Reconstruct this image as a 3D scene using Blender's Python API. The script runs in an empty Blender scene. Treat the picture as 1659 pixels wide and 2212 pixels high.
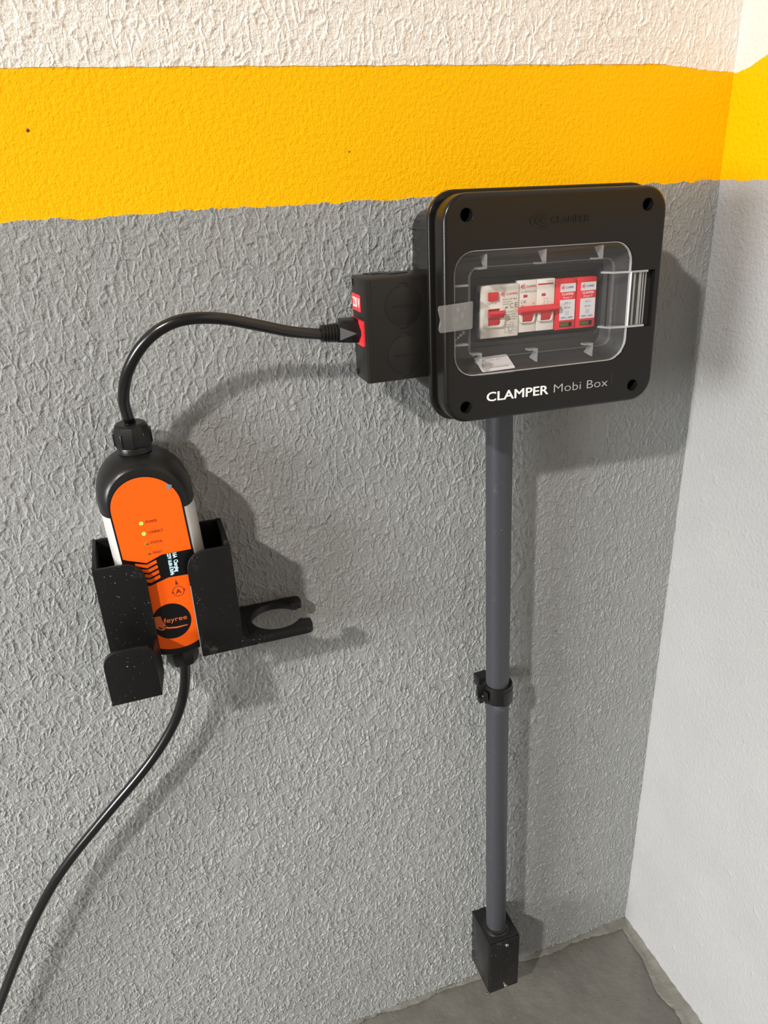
import bpy, bmesh, math, random
import numpy as np
from mathutils import Matrix, Vector
random.seed(7)
S = bpy.context.scene
COL = S.collection

# ---------------------------------------------------------------- camera
F_PX = 1624.64
A, B_, C_ = -0.3125, -0.4246, 0.0473
CAM = Vector((-0.5974, -0.6821, 1.1243))
ROT = Matrix.Rotation(A, 3, 'Z') @ Matrix.Rotation(B_, 3, 'X') @ Matrix.Rotation(C_, 3, 'Y')
cd = bpy.data.cameras.new('camera'); cam = bpy.data.objects.new('camera', cd); COL.objects.link(cam)
r_, f_, u_ = ROT.col[0], ROT.col[1], ROT.col[2]
cam.matrix_world = Matrix(((r_[0], u_[0], -f_[0], CAM[0]), (r_[1], u_[1], -f_[1], CAM[1]), (r_[2], u_[2], -f_[2], CAM[2]), (0, 0, 0, 1)))
cd.sensor_fit = 'VERTICAL'; cd.sensor_height = 36.0; cd.sensor_width = 27.0
cd.lens = F_PX / 2212 * 36.0; cd.clip_start = 0.01
S.camera = cam

# ---------------------------------------------------------------- world and lamps
w = bpy.data.worlds.new('world'); S.world = w; w.use_nodes = True
w.node_tree.nodes['Background'].inputs[0].default_value = (1.0, 0.95, 0.89, 1)
w.node_tree.nodes['Background'].inputs[1].default_value = 0.27
def area(name, loc, target, size, energy, col=(1, .96, .9), sy=None, spread=180):
    l = bpy.data.lights.new(name, 'AREA'); o = bpy.data.objects.new(name, l); COL.objects.link(o)
    l.energy = energy; l.size = size; l.color = col; l.spread = math.radians(spread)
    if sy: l.shape = 'RECTANGLE'; l.size_y = sy
    o.location = loc; d = Vector(target) - Vector(loc)
    o.rotation_euler = d.to_track_quat('-Z', 'Y').to_euler()
    return o
area('ceiling_lamp', (-3.05, -2.2, 3.15), (-.25, 0, .9), .15, 138, (1, .955, .90), sy=.12)
area('side_lamp', (-2.7, -.85, 1.15), (0, -.1, .1), .8, 12, (.97, .98, 1), sy=.6, spread=68)
S.view_settings.view_transform = 'Standard'; S.view_settings.look = 'None'
S.view_settings.gamma = 1; S.view_settings.exposure = 0.07; S.view_settings.use_curve_mapping = False

# ---------------------------------------------------------------- helpers
def ray(px, py): return ROT @ Vector(((px - 829.5) / F_PX, 1, -(py - 1106) / F_PX))
def at(px, py, y):
    d = ray(px, py); return CAM + d * ((y - CAM[1]) / d[1])
UVW = Matrix(((1, 0, 0, 0), (0, 0, -1, 0), (0, 1, 0, 0), (0, 0, 0, 1)))   # (u, v, w) -> (x, -w, z)
MW = UVW.copy()                                                            # world wall frame
# distribution box frame: origin in the centre of its front face
BO = Vector((-0.2469, -0.105, 1.0133)); EU = Vector((.9999, -.0085, -.0142)).normalized()
EV = Vector((.0142, .0377, .9992)); EV = (EV - EU * EV.dot(EU)).normalized(); EN = EU.cross(EV)
MB = Matrix(((EU[0], EV[0], EN[0], BO[0]), (EU[1], EV[1], EN[1], BO[1]), (EU[2], EV[2], EN[2], BO[2]), (0, 0, 0, 1)))
def sc(M, s=.001): return M @ Matrix.Diagonal((s, s, s, 1))
MBm = sc(MB)                                                               # in millimetres
MWm = sc(MW)
ROOT = {}
def mat(name, col, rough=.5, metal=0, **k):
    m = bpy.data.materials.new(name); m.use_nodes = True; p = m.node_tree.nodes['Principled BSDF']
    p.inputs['Base Color'].default_value = (*col, 1); p.inputs['Roughness'].default_value = rough; p.inputs['Metallic'].default_value = metal
    if max(col) < .03: p.inputs['Specular IOR Level'].default_value = .34
    for a, b in k.items(): p.inputs[a.replace('_', ' ')].default_value = b
    return m
def empty(name, loc, label, cat, group=None, M=None):
    o = bpy.data.objects.new(name, None); COL.objects.link(o); o.empty_display_size = .02
    o.matrix_world = M if M is not None else Matrix.Translation(loc)
    ROOT[o] = o.matrix_world.copy(); o['label'] = label; o['category'] = cat
    if group: o['group'] = group
    return o
def link(name, bm, m, parent=None, smooth=40, label=None, kind=None):
    me = bpy.data.meshes.new(name); 
    bmesh.ops.recalc_face_normals(bm, faces=bm.faces[:]) if smooth is not None else None
    bm.to_mesh(me); bm.free()
    if smooth:
        me.polygons.foreach_set('use_smooth', [True] * len(me.polygons)); me.set_sharp_from_angle(angle=math.radians(smooth))
    o = bpy.data.objects.new(name, me); COL.objects.link(o); me.materials.append(m)
    if parent is not None:
        R = ROOT[parent]; me.transform(R.inverted()); o.parent = parent; ROOT[o] = R
    if label: o['label'] = label
    if kind: o['kind'] = kind
    return o
def rrect(x0, y0, x1, y1, r, n=7):
    P = []
    for cx, cy, a in ((x1 - r, y1 - r, 0), (x0 + r, y1 - r, 90), (x0 + r, y0 + r, 180), (x1 - r, y0 + r, 270)):
        for i in range(n + 1):
            t = math.radians(a + 90 * i / n); P.append((cx + r * math.cos(t), cy + r * math.sin(t)))
    return P
def circ(cx, cy, r, n=32, a0=0, a1=360, ry=None):
    ry = ry or r
    full = abs(a1 - a0) >= 360
    return [(cx + r * math.cos(math.radians(a0 + (a1 - a0) * i / n)), cy + ry * math.sin(math.radians(a0 + (a1 - a0) * i / n))) for i in range(n if full else n + 1)]
def roundpoly(P, R, n=5):
    """round the corners of polygon P with radii R"""
    out = []
    N = len(P)
    for i in range(N):
        p = Vector(P[i]); a = Vector(P[i - 1]); b = Vector(P[(i + 1) % N]); r = R[i] if isinstance(R, (list, tuple)) else R
        if r <= 0: out.append(tuple(p)); continue
        da = (a - p).normalized(); db = (b - p).normalized(); ang = da.angle(db); L = r / math.tan(ang / 2)
        L = min(L, (a - p).length * .49, (b - p).length * .49)
        q0 = p + da * L; q1 = p + db * L
        for k in range(n + 1):
            t = k / n; out.append(tuple((1 - t) ** 2 * q0 + 2 * t * (1 - t) * p + t * t * q1))
    return out
def curve_obj(cu):
    o = bpy.data.objects.new('tmp', cu); me = o.to_mesh(); bm = bmesh.new(); bm.from_mesh(me); o.to_mesh_clear()
    bpy.data.objects.remove(o); bpy.data.curves.remove(cu)
    return bm
def merge(dst, src, M):
    me = bpy.data.meshes.new('t'); bmesh.ops.remove_doubles(src, verts=src.verts[:], dist=1e-6); src.to_mesh(me); src.free(); me.transform(M); dst.from_mesh(me); bpy.data.meshes.remove(me)
def slab(outs, w0, w1, M=None, bev=0, bm=None, bres=1):
    M = M or MBm
    bm = bm or bmesh.new(); cu = bpy.data.curves.new('c', 'CURVE'); cu.dimensions = '2D'; cu.fill_mode = 'BOTH'
    cu.extrude = max((w1 - w0) / 2 - bev, 1e-7); cu.bevel_depth = bev; cu.bevel_resolution = bres; cu.offset = -bev
    for P in outs:
        s = cu.splines.new('POLY'); s.points.add(len(P) - 1); s.use_cyclic_u = True
        for q, p in zip(s.points, P): q.co = (p[0], p[1], 0, 1)
    merge(bm, curve_obj(cu), M @ Matrix.Translation((0, 0, (w0 + w1) / 2)))
    return bm
def box(x0, x1, y0, y1, z0, z1, bev=0, M=None, bm=None, seg=2):
    M = M or MBm; bm = bm or bmesh.new(); t = bmesh.new(); bmesh.ops.create_cube(t, size=1)
    for v in t.verts: v.co = (x0 + (v.co.x + .5) * (x1 - x0), y0 + (v.co.y + .5) * (y1 - y0), z0 + (v.co.z + .5) * (z1 - z0))
    if bev: bmesh.ops.bevel(t, geom=t.edges[:], offset=bev, segments=seg, affect='EDGES', profile=.5)
    me = bpy.data.meshes.new('t'); t.to_mesh(me); t.free(); me.transform(M); bm.from_mesh(me); bpy.data.meshes.remove(me)
    return bm
def loft(rings, M=None, bm=None, cap0=True, cap1=True, closed=True):
    """rings: lists of 3d points of equal length"""
    M = M or MBm; bm = bm or bmesh.new(); R = [[bm.verts.new(M @ Vector(p)) for p in r] for r in rings]; n = len(R[0])
    for a, b in zip(R, R[1:]):
        for i in range(n if closed else n - 1): bm.faces.new((a[i], a[(i + 1) % n], b[(i + 1) % n], b[i]))
    if cap0: bm.faces.new(R[0][::-1])
    if cap1: bm.faces.new(R[-1])
    return bm
def ring3(P, w): return [(p[0], p[1], w) for p in P]
def prof(p0, p1, tr, seg=24, bm=None, cap=True, ph=0):
    """surface of revolution from p0 to p1; tr = [(t along 0..1, radius)]"""
    bm = bm or bmesh.new(); p0 = Vector(p0); p1 = Vector(p1); d = (p1 - p0); q = d.to_track_quat('Z', 'Y').to_matrix()
    R = [[tuple(p0 + d * t + q @ Vector((r * math.cos(2 * math.pi * (i + ph) / seg), r * math.sin(2 * math.pi * (i + ph) / seg), 0))) for i in range(seg)] for t, r in tr]
    return loft(R, Matrix.Identity(4), bm, cap, cap)
def smoothpath(P, n=10):
    P = [Vector(p) for p in P]; P = [P[0] * 2 - P[1]] + P + [P[-1] * 2 - P[-2]]; out = []
    for i in range(1, len(P) - 2):
        a, b, c, d = P[i - 1:i + 3]
        for k in range(n):
            t = k / n; out.append(.5 * (2 * b + (c - a) * t + (2 * a - 5 * b + 4 * c - d) * t * t + (3 * b - a - 3 * c + d) * t ** 3))
    out.append(P[-2]); return out
def tube(P, r, seg=16, bm=None):
    bm = bm or bmesh.new(); rings = []; up = Vector((0, -1, 0.01)).normalized()
    for i, p in enumerate(P):
        t = (P[min(i + 1, len(P) - 1)] - P[max(i - 1, 0)]).normalized(); s = t.cross(up).normalized(); n = s.cross(t)
        rings.append([tuple(p + (s * math.cos(2 * math.pi * k / seg) + n * math.sin(2 * math.pi * k / seg)) * r) for k in range(seg)])
    return loft(rings, Matrix.Identity(4), bm)
def text(s, u, v, w, h, M=None, width=None, bold=0, rot=0, align='LEFT', shear=0, th=.05, bm=None):
    """lettering: cap height h, left end of baseline at (u, v)"""
    M = M or MBm; bm = bm or bmesh.new(); cu = bpy.data.curves.new('f', 'FONT'); cu.body = s; cu.size = 1; cu.offset = min(bold, 0); cu.shear = shear
    cu.resolution_u = 3; cu.extrude = 1e-4
    t = curve_obj(cu); xs = [q.co.x for q in t.verts]
    if not xs: return bm
    x0, x1 = min(xs), max(xs); k = h / .70; kx = width / (x1 - x0) if width else k
    sh = {'LEFT': -x0, 'CENTER': -(x0 + x1) / 2, 'RIGHT': -x1}[align]
    T = Matrix.Translation((u, v, w)) @ Matrix.Rotation(math.radians(rot), 4, 'Z') @ Matrix.Diagonal((kx, k, th / 2e-4, 1)) @ Matrix.Translation((sh, 0, 1e-4))
    for ii, (dx, dy) in enumerate([(0, 0)] if bold <= 0 else [(0, 0), (bold, 0), (-bold, 0), (0, bold * .7), (0, -bold * .7), (bold * .7, bold * .5), (-bold * .7, -bold * .5)]):
        merge(bm, t.copy(), M @ T @ Matrix.Translation((dx, dy, -ii * 6e-6)))
    t.free(); return bm
def crescents(u, v, a, b, w, M=None, th=.05, bm=None):
    """three nested crescents, cut off straight on their right side at u"""
    bm = bm or bmesh.new()
    for ko, ki in ((1, .80), (.70, .50), (.40, .20)):
        o = circ(0, 0, a * ko, 20, 90, 270, b * ko); i = circ(0, 0, a * ki, 20, 270, 90, b * (ko - .10))
        slab([[(u + p[0], v + p[1]) for p in o + i]], w, w + th, M or MBm, bm=bm)
    return bm
def structure(o): o['kind'] = 'structure'; return o

# ---------------------------------------------------------------- materials
class NT:
    def __init__(s, m): s.t = m.node_tree; s.n = s.t.nodes; s.l = s.t.links; s.p = s.n['Principled BSDF']; s.out = s.n['Material Output']
    def new(s, typ, **k):
        n = s.n.new(typ)
        for a, b in k.items(): setattr(n, a, b)
        return n
    def put(s, sock, v):
        if isinstance(v, (int, float)): sock.default_value = v
        elif isinstance(v, tuple): sock.default_value = v if len(v) == len(sock.default_value) else (*v, 1)
        else: s.l.new(v, sock)
    def math(s, op, a, b=0.0, c=None, clamp=False):
        n = s.new('ShaderNodeMath', operation=op, use_clamp=clamp); s.put(n.inputs[0], a); s.put(n.inputs[1], b)
        if c is not None: s.put(n.inputs[2], c)
        return n.outputs[0]
    def smooth(s, v, a, b, lo=0., hi=1.):
        n = s.new('ShaderNodeMapRange', interpolation_type='SMOOTHSTEP'); s.put(n.inputs[0], v)
        for i, x in enumerate((a, b, lo, hi)): s.put(n.inputs[i + 1], x)
        return n.outputs[0]
    def noise(s, v, scale, detail=2, rough=.5, out=0, dist=0):
        n = s.new('ShaderNodeTexNoise'); s.put(n.inputs['Vector'], v); n.inputs['Scale'].default_value = scale
        n.inputs['Detail'].default_value = detail; n.inputs['Roughness'].default_value = rough; n.inputs['Distortion'].default_value = dist
        return n.outputs[out]
    def vmath(s, op, a, b):
        n = s.new('ShaderNodeVectorMath', operation=op); s.put(n.inputs[0], a); s.put(n.inputs[1], b); return n.outputs[0]
    def mix(s, f, a, b):
        n = s.new('ShaderNodeMix', data_type='RGBA'); s.put(n.inputs[0], f); s.put(n.inputs[6], a); s.put(n.inputs[7], b); return n.outputs[2]
    def obj(s): return s.new('ShaderNodeTexCoord').outputs['Object']
    def bump(s, h, dist=.001, strength=1):
        n = s.new('ShaderNodeBump'); n.inputs['Distance'].default_value = dist; n.inputs['Strength'].default_value = strength; s.put(n.inputs['Height'], h)
        s.l.new(n.outputs[0], s.p.inputs['Normal'])
    def displace(s, h, m):
        n = s.new('ShaderNodeDisplacement'); n.inputs['Midlevel'].default_value = 0; n.inputs['Scale'].default_value = 1; s.put(n.inputs['Height'], h)
        s.l.new(n.outputs[0], s.out.inputs['Displacement']); m.displacement_method = 'BOTH'

WHITE = (.80, .745, .675); YELLOW = (.95, .475, .0005); GREY = (.30, .30, .285); DARKGREY = (.14, .135, .115)
def wall_material(name, side):
    m = mat(name, GREY, .75); t = NT(m); co = t.obj()
    sep = t.new('ShaderNodeSeparateXYZ'); t.put(sep.inputs[0], co)
    z = sep.outputs[2]; along = sep.outputs[0] if side == 'back' else sep.outputs[1]
    # relief of the rolled plaster coat
    wob = t.vmath('SCALE', t.vmath('SUBTRACT', t.noise(co, 62, 2, .5, 1), (.5, .5, .5)), (0, 0, 0)); wob.node.inputs['Scale'].default_value = .011
    c2 = t.vmath('ADD', co, wob); c3 = t.vmath('MULTIPLY', c2, (128, 128, 62))
    ve = t.new('ShaderNodeTexVoronoi', feature='DISTANCE_TO_EDGE'); t.put(ve.inputs['Vector'], c3); ve.inputs['Scale'].default_value = 1
    vc = t.new('ShaderNodeTexVoronoi', feature='F1'); t.put(vc.inputs['Vector'], c3); vc.inputs['Scale'].default_value = 1
    lev = t.new('ShaderNodeSeparateColor'); t.put(lev.inputs[0], vc.outputs['Color'])
    mask = t.smooth(t.noise(co, 80, 2), .34, .54)
    ridge = t.math('MULTIPLY', t.smooth(ve.outputs[0], .0, .20, 1., 0.), mask)
    rn = t.noise(t.vmath('MULTIPLY', c2, (1, 1, .5)), 62, 2, .5)
    ridge2 = t.smooth(t.math('ABSOLUTE', t.math('SUBTRACT', rn, .5)), 0., .05, 1., 0.)
    grain = t.noise(co, 330, 4, .65)
    fine = t.noise(co, 900, 2, .6)
    h = t.math('MULTIPLY', ridge, .0010)
    h = t.math('MULTIPLY_ADD', lev.outputs[0], .0009, h)
    h = t.math('MULTIPLY_ADD', ridge2, .0004, h)
    v2 = t.new('ShaderNodeTexVoronoi', feature='DISTANCE_TO_EDGE'); t.put(v2.inputs['Vector'], t.vmath('MULTIPLY', c2, (215, 215, 118))); v2.inputs['Scale'].default_value = 1
    small = t.math('MULTIPLY', t.smooth(v2.outputs[0], .0, .35, 0., 1.), t.math('MULTIPLY', t.smooth(t.noise(co, 38, 2), .42, .6), t.smooth(z, .95, .55)))
    h = t.math('MULTIPLY_ADD', small, .0009, h)
    h = t.math('MULTIPLY_ADD', grain, .0025, h)
    h = t.math('MULTIPLY_ADD', fine, .0003, h)
    sm = t.math('MULTIPLY_ADD', t.noise(co, 240, 5, .72), .0020, t.math('MULTIPLY', fine, .0003))         # smoother coat (yellow stripe)
    smr = t.math('MULTIPLY_ADD', t.noise(co, 230, 5, .66), .0019, t.math('MULTIPLY', t.smooth(t.noise(co, 60, 3), .6, .75), .0006))
    # stripe
    e1 = t.math('MULTIPLY_ADD', t.noise(co, 35, 5, .7), .011, 1.1017 - .0055)
    if side == 'back':
        e2 = t.math('MULTIPLY_ADD', t.noise(co, 60, 4, .6), .0025, 1.2042 - .00125)
        e2 = t.math('ADD', e2, t.smooth(along, -.10, .0, 0., -.007))
    else:
        e2 = t.math('MULTIPLY_ADD', t.noise(co, 60, 4, .6), .003, 1.195)
        e2 = t.math('ADD', e2, t.smooth(along, -.055, -.005, .012, 0.))
    above = t.smooth(t.math('SUBTRACT', z, e1), -.0003, .0003); white = t.smooth(t.math('SUBTRACT', z, e2), -.0003, .0003)
    stripe = t.math('SUBTRACT', above, white)
    blotch = t.noise(co, 9, 4, .6); spk = t.smooth(t.noise(co, 170, 2), .73, .78)
    g = t.mix(blotch, (.278, .284, .277), (.336, .340, .328)) if side == 'back' else t.mix(blotch, (.37, .372, .37), (.46, .455, .445))  # right wall: same paint made lighter, its stronger light put into the colour
    g = t.mix(t.math('MULTIPLY', spk, .12), g, (.55, .5, .42))
    y = t.mix(t.noise(co, 14, 3), YELLOW, (.96, .50, .0005))
    col = t.mix(above, g, y); col = t.mix(white, col, WHITE)
    if side == 'back':
        for px, py, rr in ((61, 282, .0022), (754, 328, .0016), (1312, 1931, .0018)):
            p = at(px, py, 0); dn = t.new('ShaderNodeVectorMath', operation='DISTANCE'); t.put(dn.inputs[0], c2)
            dn.inputs[1].default_value = p; jit = dn.outputs['Value']
            dd = t.new('ShaderNodeVectorMath', operation='DISTANCE'); t.put(dd.inputs[0], co); dd.inputs[1].default_value = p
            col = t.mix(t.smooth(dd.outputs['Value'], rr * .6, rr, 1., 0.), col, (.09, .05, .03))
        # paint of the floor runs a little way up the wall
        fe = t.math('MULTIPLY_ADD', t.noise(co, 30, 4, .6), .012, .001)
    else:
        fe = t.math('MULTIPLY_ADD', t.noise(co, 30, 4, .6), .014, .000)
    col = t.mix(t.smooth(t.math('SUBTRACT', z, fe), -.0006, .0006, 1., 0.), col, DARKGREY)
    t.put(t.p.inputs['Base Color'], col)
    t.put(t.p.inputs['Roughness'], t.math('MULTIPLY_ADD', stripe, -.22, .72))
    t.p.inputs['Specular IOR Level'].default_value = .08
    if side == 'back':
        nearc = t.smooth(along, -.12, -.02, 1., .62)
        h = t.math('MULTIPLY', h, nearc)
        hn = t.new('ShaderNodeMix', data_type='FLOAT'); t.put(hn.inputs[0], stripe); t.put(hn.inputs[2], h); t.put(hn.inputs[3], sm)
        hh = hn.outputs[0]
    else: hh = smr
    t.displace(hh, m)
    return m
def floor_material():
    m = mat('floor_paint', DARKGREY, .5); t = NT(m); co = t.obj()
    col = t.mix(t.smooth(t.noise(co, 11, 4, .6), .35, .65), (.108, .102, .088), (.142, .134, .112))
    spk = t.smooth(t.noise(co, 230, 2), .72, .76); col = t.mix(t.math('MULTIPLY', spk, .5), col, (.36, .33, .28))
    t.put(t.p.inputs['Base Color'], col)
    h = t.math('MULTIPLY_ADD', t.noise(co, 40, 4, .55), .0022, t.math('MULTIPLY', t.smooth(t.noise(co, 120, 1), .74, .80), .0014))
    h = t.math('MULTIPLY_ADD', t.noise(co, 420, 3), .0003, h)
    t.displace(h, m); return m
def plastic(name, col, rough, bump=.00006, scale=900, speck=0, thr=.74):
    m = mat(name, col, rough); t = NT(m); co = t.obj()
    if speck:
        s = t.smooth(t.noise(co, 650, 1), thr, thr + .03)
        s2 = t.math('MULTIPLY', s, t.smooth(t.noise(co, 50, 2), .42, .62))
        sw = t.math('MULTIPLY', t.smooth(t.noise(co, 40, 4, .7), .60, .80), .10)
        t.put(t.p.inputs['Base Color'], t.mix(t.math('MAXIMUM', t.math('MULTIPLY', s2, speck), sw), col, (.6, .6, .57)))
    t.bump(t.noise(co, scale, 2), bump, 1)
    return m
M_BOX = plastic('box_plastic', (.009, .008, .007), .25, .00003, 1500)
M_BLACK = plastic('black_plastic', (.009, .009, .009), .32)
M_DEEP = mat('recess_black', (.006, .006, .006), .6)
M_SOCK = plastic('socket_plastic', (.015, .0135, .012), .36, .00006, 700)
M_HOLD = plastic('printed_black', (.006, .006, .006), .42, .0001, 500, .45, .735)
M_HOLDE = mat('printed_edge', (.05, .05, .05), .30)
M_CABLE = plastic('cable_rubber', (.006, .006, .006), .22, .00003, 600)
M_CABLE.node_tree.nodes['Principled BSDF'].inputs['Specular IOR Level'].default_value = .55
M_PIPE = plastic('pipe_pvc', (.042, .043, .050), .42, .00005, 500, .35, .74)
M_JBOX = plastic('junction_black', (.010, .010, .010), .30, .0001, 500, .9, .74)
M_INNER = mat('tray_plastic', (.028, .027, .026), .5)
M_CREAM = mat('cream_plastic', (.88, .84, .77), .45)
M_CREAM2 = mat('cream_light', (.86, .83, .77), .4)
M_RED = mat('red_plastic', (.80, .035, .045), .38)
M_REDD = mat('red_toggle', (.72, .030, .035), .35)
M_REDINK = mat('red_ink', (.62, .02, .07), .5)
M_GREYINK = mat('grey_ink', (.16, .14, .12), .5)
M_BLUEINK = mat('blue_ink', (.07, .08, .30), .5)
M_WHITEP = mat('white_print', (.80, .78, .80), .5)
M_WHITEL = mat('white_lettering', (.85, .85, .84), .45)
M_GREYL = mat('pale_lettering', (.42, .42, .41), .45)
M_GREEN = mat('green_indicator', (.10, .12, .025), .4)
M_ORANGE = mat('orange_label', (.97, .118, .004), .5, Specular_IOR_Level=.25)
M_GLOSSB = mat('label_black', (.006, .006, .007), .28)
M_MAROON = mat('label_ink', (.17, .012, .008), .5)
M_ALU = mat('aluminium', (.80, .78, .74), .36, .45)
M_STEEL = mat('screw_steel', (.7, .7, .68), .25, 1)
M_FOIL = mat('clear_film', (.20, .24, .30), .2)
M_LED = mat('green_led', (.1, .9, .2), .4); M_LED.node_tree.nodes['Principled BSDF'].inputs['Emission Color'].default_value = (.15, 1, .12, 1); M_LED.node_tree.nodes['Principled BSDF'].inputs['Emission Strength'].default_value = .9
M_LEDR = mat('led_ring', (.9, .75, .05), .4); M_LEDR.node_tree.nodes['Principled BSDF'].inputs['Emission Color'].default_value = (.85, .9, .1, 1); M_LEDR.node_tree.nodes['Principled BSDF'].inputs['Emission Strength'].default_value = .5
M_LEDO = mat('led_unlit', (.16, .12, .01), .4)
M_OLED = mat('screen_lettering', (.5, .8, .9), .4); M_OLED.node_tree.nodes['Principled BSDF'].inputs['Emission Color'].default_value = (.55, .9, 1, 1); M_OLED.node_tree.nodes['Principled BSDF'].inputs['Emission Strength'].default_value = .9
def clear(name, haze, tint=(.93, .94, .94), rough=.04, hcol=(.8, .8, .78)):
    m = bpy.data.materials.new(name); m.use_nodes = True; t = m.node_tree; n = t.nodes; n.remove(n['Principled BSDF'])
    tr = n.new('ShaderNodeBsdfTransparent'); tr.inputs[0].default_value = (*tint, 1)
    gl = n.new('ShaderNodeBsdfGlossy'); gl.inputs['Roughness'].default_value = rough
    lw = n.new('ShaderNodeLayerWeight'); lw.inputs[0].default_value = .5
    pw = n.new('ShaderNodeMath'); pw.operation = 'POWER'; pw.inputs[1].default_value = 4; t.links.new(lw.outputs['Facing'], pw.inputs[0])
    fr = n.new('ShaderNodeMath'); fr.operation = 'MULTIPLY_ADD'; fr.inputs[1].default_value = .75; fr.inputs[2].default_value = .035; t.links.new(pw.outputs[0], fr.inputs[0])
    df = n.new('ShaderNodeBsdfDiffuse'); df.inputs[0].default_value = (*hcol, 1)
    m1 = n.new('ShaderNodeMixShader'); m1.inputs[0].default_value = haze; m2 = n.new('ShaderNodeMixShader')
    t.links.new(tr.outputs[0], m1.inputs[1]); t.links.new(df.outputs[0], m1.inputs[2]); t.links.new(fr.outputs[0], m2.inputs[0])
    t.links.new(m1.outputs[0], m2.inputs[1]); t.links.new(gl.outputs[0], m2.inputs[2]); t.links.new(m2.outputs[0], n['Material Output'].inputs[0])
    return m
M_CLEAR = clear('clear_polycarbonate', .002, (.99, .99, .99), .02)
M_CLEARE = clear('clear_edge', .22)  # diffuse white mixed in to paint the bright edges of clear parts
M_RIM = clear('clear_rim', .35)  # whiter still, paints the bright line around the door and hinge
M_FROST = clear('clear_latch', .13, (.88, .88, .87), .08, (.7, .69, .66))

# ---------------------------------------------------------------- setting
def grid(name, m, P, xs, ys, order, extra=()):
    """regular grid; P(a, b) -> xyz; extra = coarse quads (a0, a1, b0, b1)"""
    nx, ny = len(xs), len(ys); Xg, Yg = np.meshgrid(xs, ys, indexing='ij'); V = np.stack(P(Xg.ravel(), Yg.ravel()), 1)
    i, j = np.meshgrid(np.arange(nx - 1), np.arange(ny - 1), indexing='ij'); i = i.ravel(); j = j.ravel()
    Q = np.stack((i * ny + j, (i + 1) * ny + j, (i + 1) * ny + j + 1, i * ny + j + 1), 1)
    if not order: Q = Q[:, ::-1]
    for a0, a1, b0, b1 in extra:
        k = len(V); c = np.stack(P(np.array([a0, a1, a1, a0], float), np.array([b0, b0, b1, b1], float)), 1); V = np.vstack((V, c))
        q = [k, k + 1, k + 2, k + 3]; Q = np.vstack((Q, q if order else q[::-1]))
    me = bpy.data.meshes.new(name); me.vertices.add(len(V)); me.vertices.foreach_set('co', V.astype(np.float32).ravel())
    me.loops.add(len(Q) * 4); me.loops.foreach_set('vertex_index', Q.astype(np.int32).ravel())
    me.polygons.add(len(Q)); me.polygons.foreach_set('loop_start', np.arange(0, len(Q) * 4, 4, dtype=np.int32))
    me.polygons.foreach_set('use_smooth', np.ones(len(Q), bool)); me.update(calc_edges=True)
    me.materials.append(m); o = bpy.data.objects.new(name, me); COL.objects.link(o); return structure(o)
zero = lambda a: np.zeros_like(a)
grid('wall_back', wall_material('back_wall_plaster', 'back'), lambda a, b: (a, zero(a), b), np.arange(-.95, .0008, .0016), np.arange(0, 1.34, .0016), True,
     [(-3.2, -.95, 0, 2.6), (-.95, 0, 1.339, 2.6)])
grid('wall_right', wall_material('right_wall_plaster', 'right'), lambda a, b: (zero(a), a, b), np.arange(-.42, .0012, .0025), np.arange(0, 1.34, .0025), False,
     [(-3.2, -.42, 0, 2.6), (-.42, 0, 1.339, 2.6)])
grid('floor', floor_material(), lambda a, b: (a, b, zero(a)), np.arange(-.72, .001, .0025), np.arange(-.42, .001, .0025), True,
     [(-3.2, -.72, -3.2, 0), (-.72, 0, -3.2, -.42)])
# hand-trowelled mortar fillets between floor and walls, cracked away from the floor
def fillet(name, along, L, wfun, hgt, gap):
    m = mat(name + '_mortar', (.17, .165, .135), .6); t = NT(m); co = t.obj()
    t.put(t.p.inputs['Base Color'], t.mix(t.noise(co, 40, 4), (.11, .105, .088), (.19, .18, .15))); t.bump(t.noise(co, 130, 5, .6), .0016)
    rings = []; rnd = random.Random(4 if along == 'y' else 9); n = int(L / .004); a1 = a2 = 0
    for k in range(n + 1):
        s = k * L / n; a1 = .7 * a1 + rnd.uniform(-1, 1) * .0010; a2 = .75 * a2 + rnd.uniform(-1, 1) * .0012
        wd = wfun(s) + a1; h = hgt + a2
        pts = [(0.002, -.004), (wd - .007, -.004), (wd - .006, .0012), (wd + gap, .0030 + abs(a1) * .9), (wd + gap * .3, .0046 + a1 * .6), (wd * .7, .0062 + a2 * .3), (wd * .35, .0072 + a2 * .5), (.0016, h), (-.0020, h + .0006)]
        rings.append([((-d, -s, z) if along == 'y' else (-s, -d, z)) for d, z in pts])
    return structure(link(name, loft(rings, Matrix.Identity(4)), m, None, 50))
fillet('baseboard_right', 'y', .42, lambda s: .0075 + .016 * min(1, s / .12) + .003 * math.sin(s * 70), .013, .0008)
fillet('baseboard_back', 'x', .72, lambda s: .012 - .006 * min(1, s / .2) + .002 * math.sin(s * 55), .012, .0006)

# ---------------------------------------------------------------- distribution box
box_root = empty('distribution_box', None, 'large black plastic breaker box with a clear window, on the grey wall near the corner', 'electrical box', M=MB.copy() @ Matrix.Translation((0, 0, -.1)))
body_out = lambda s: rrect(-97 + s, -86 + s, 97 - s, 86 - s, 18)
bm = loft([ring3(body_out(4), -103.5), ring3(body_out(2.5), -70), ring3(body_out(0), -31), ring3(body_out(4), -31), ring3(body_out(7), -70), ring3(body_out(8), -95)])
for v in bm.verts:
    if (MB.inverted() @ v.co).z < -.101: v.co.y = -.0006
b = link('body', bm, M_BOX, box_root)
slabm = lambda *a, **k: slab(*a, **k)
ln = bmesh.new(); box(-96.2, -95.0, 66, 66.4, -100, -34, bm=ln); link('mould_line', ln, M_HOLDE, b)
link('flange', slab([rrect(-107, -95.5, 107, 95.5, 23), rrect(-94, -84, 94, 84, 14)], -31, -24.5, bev=1.3, bres=2), M_BOX, box_root)
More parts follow.
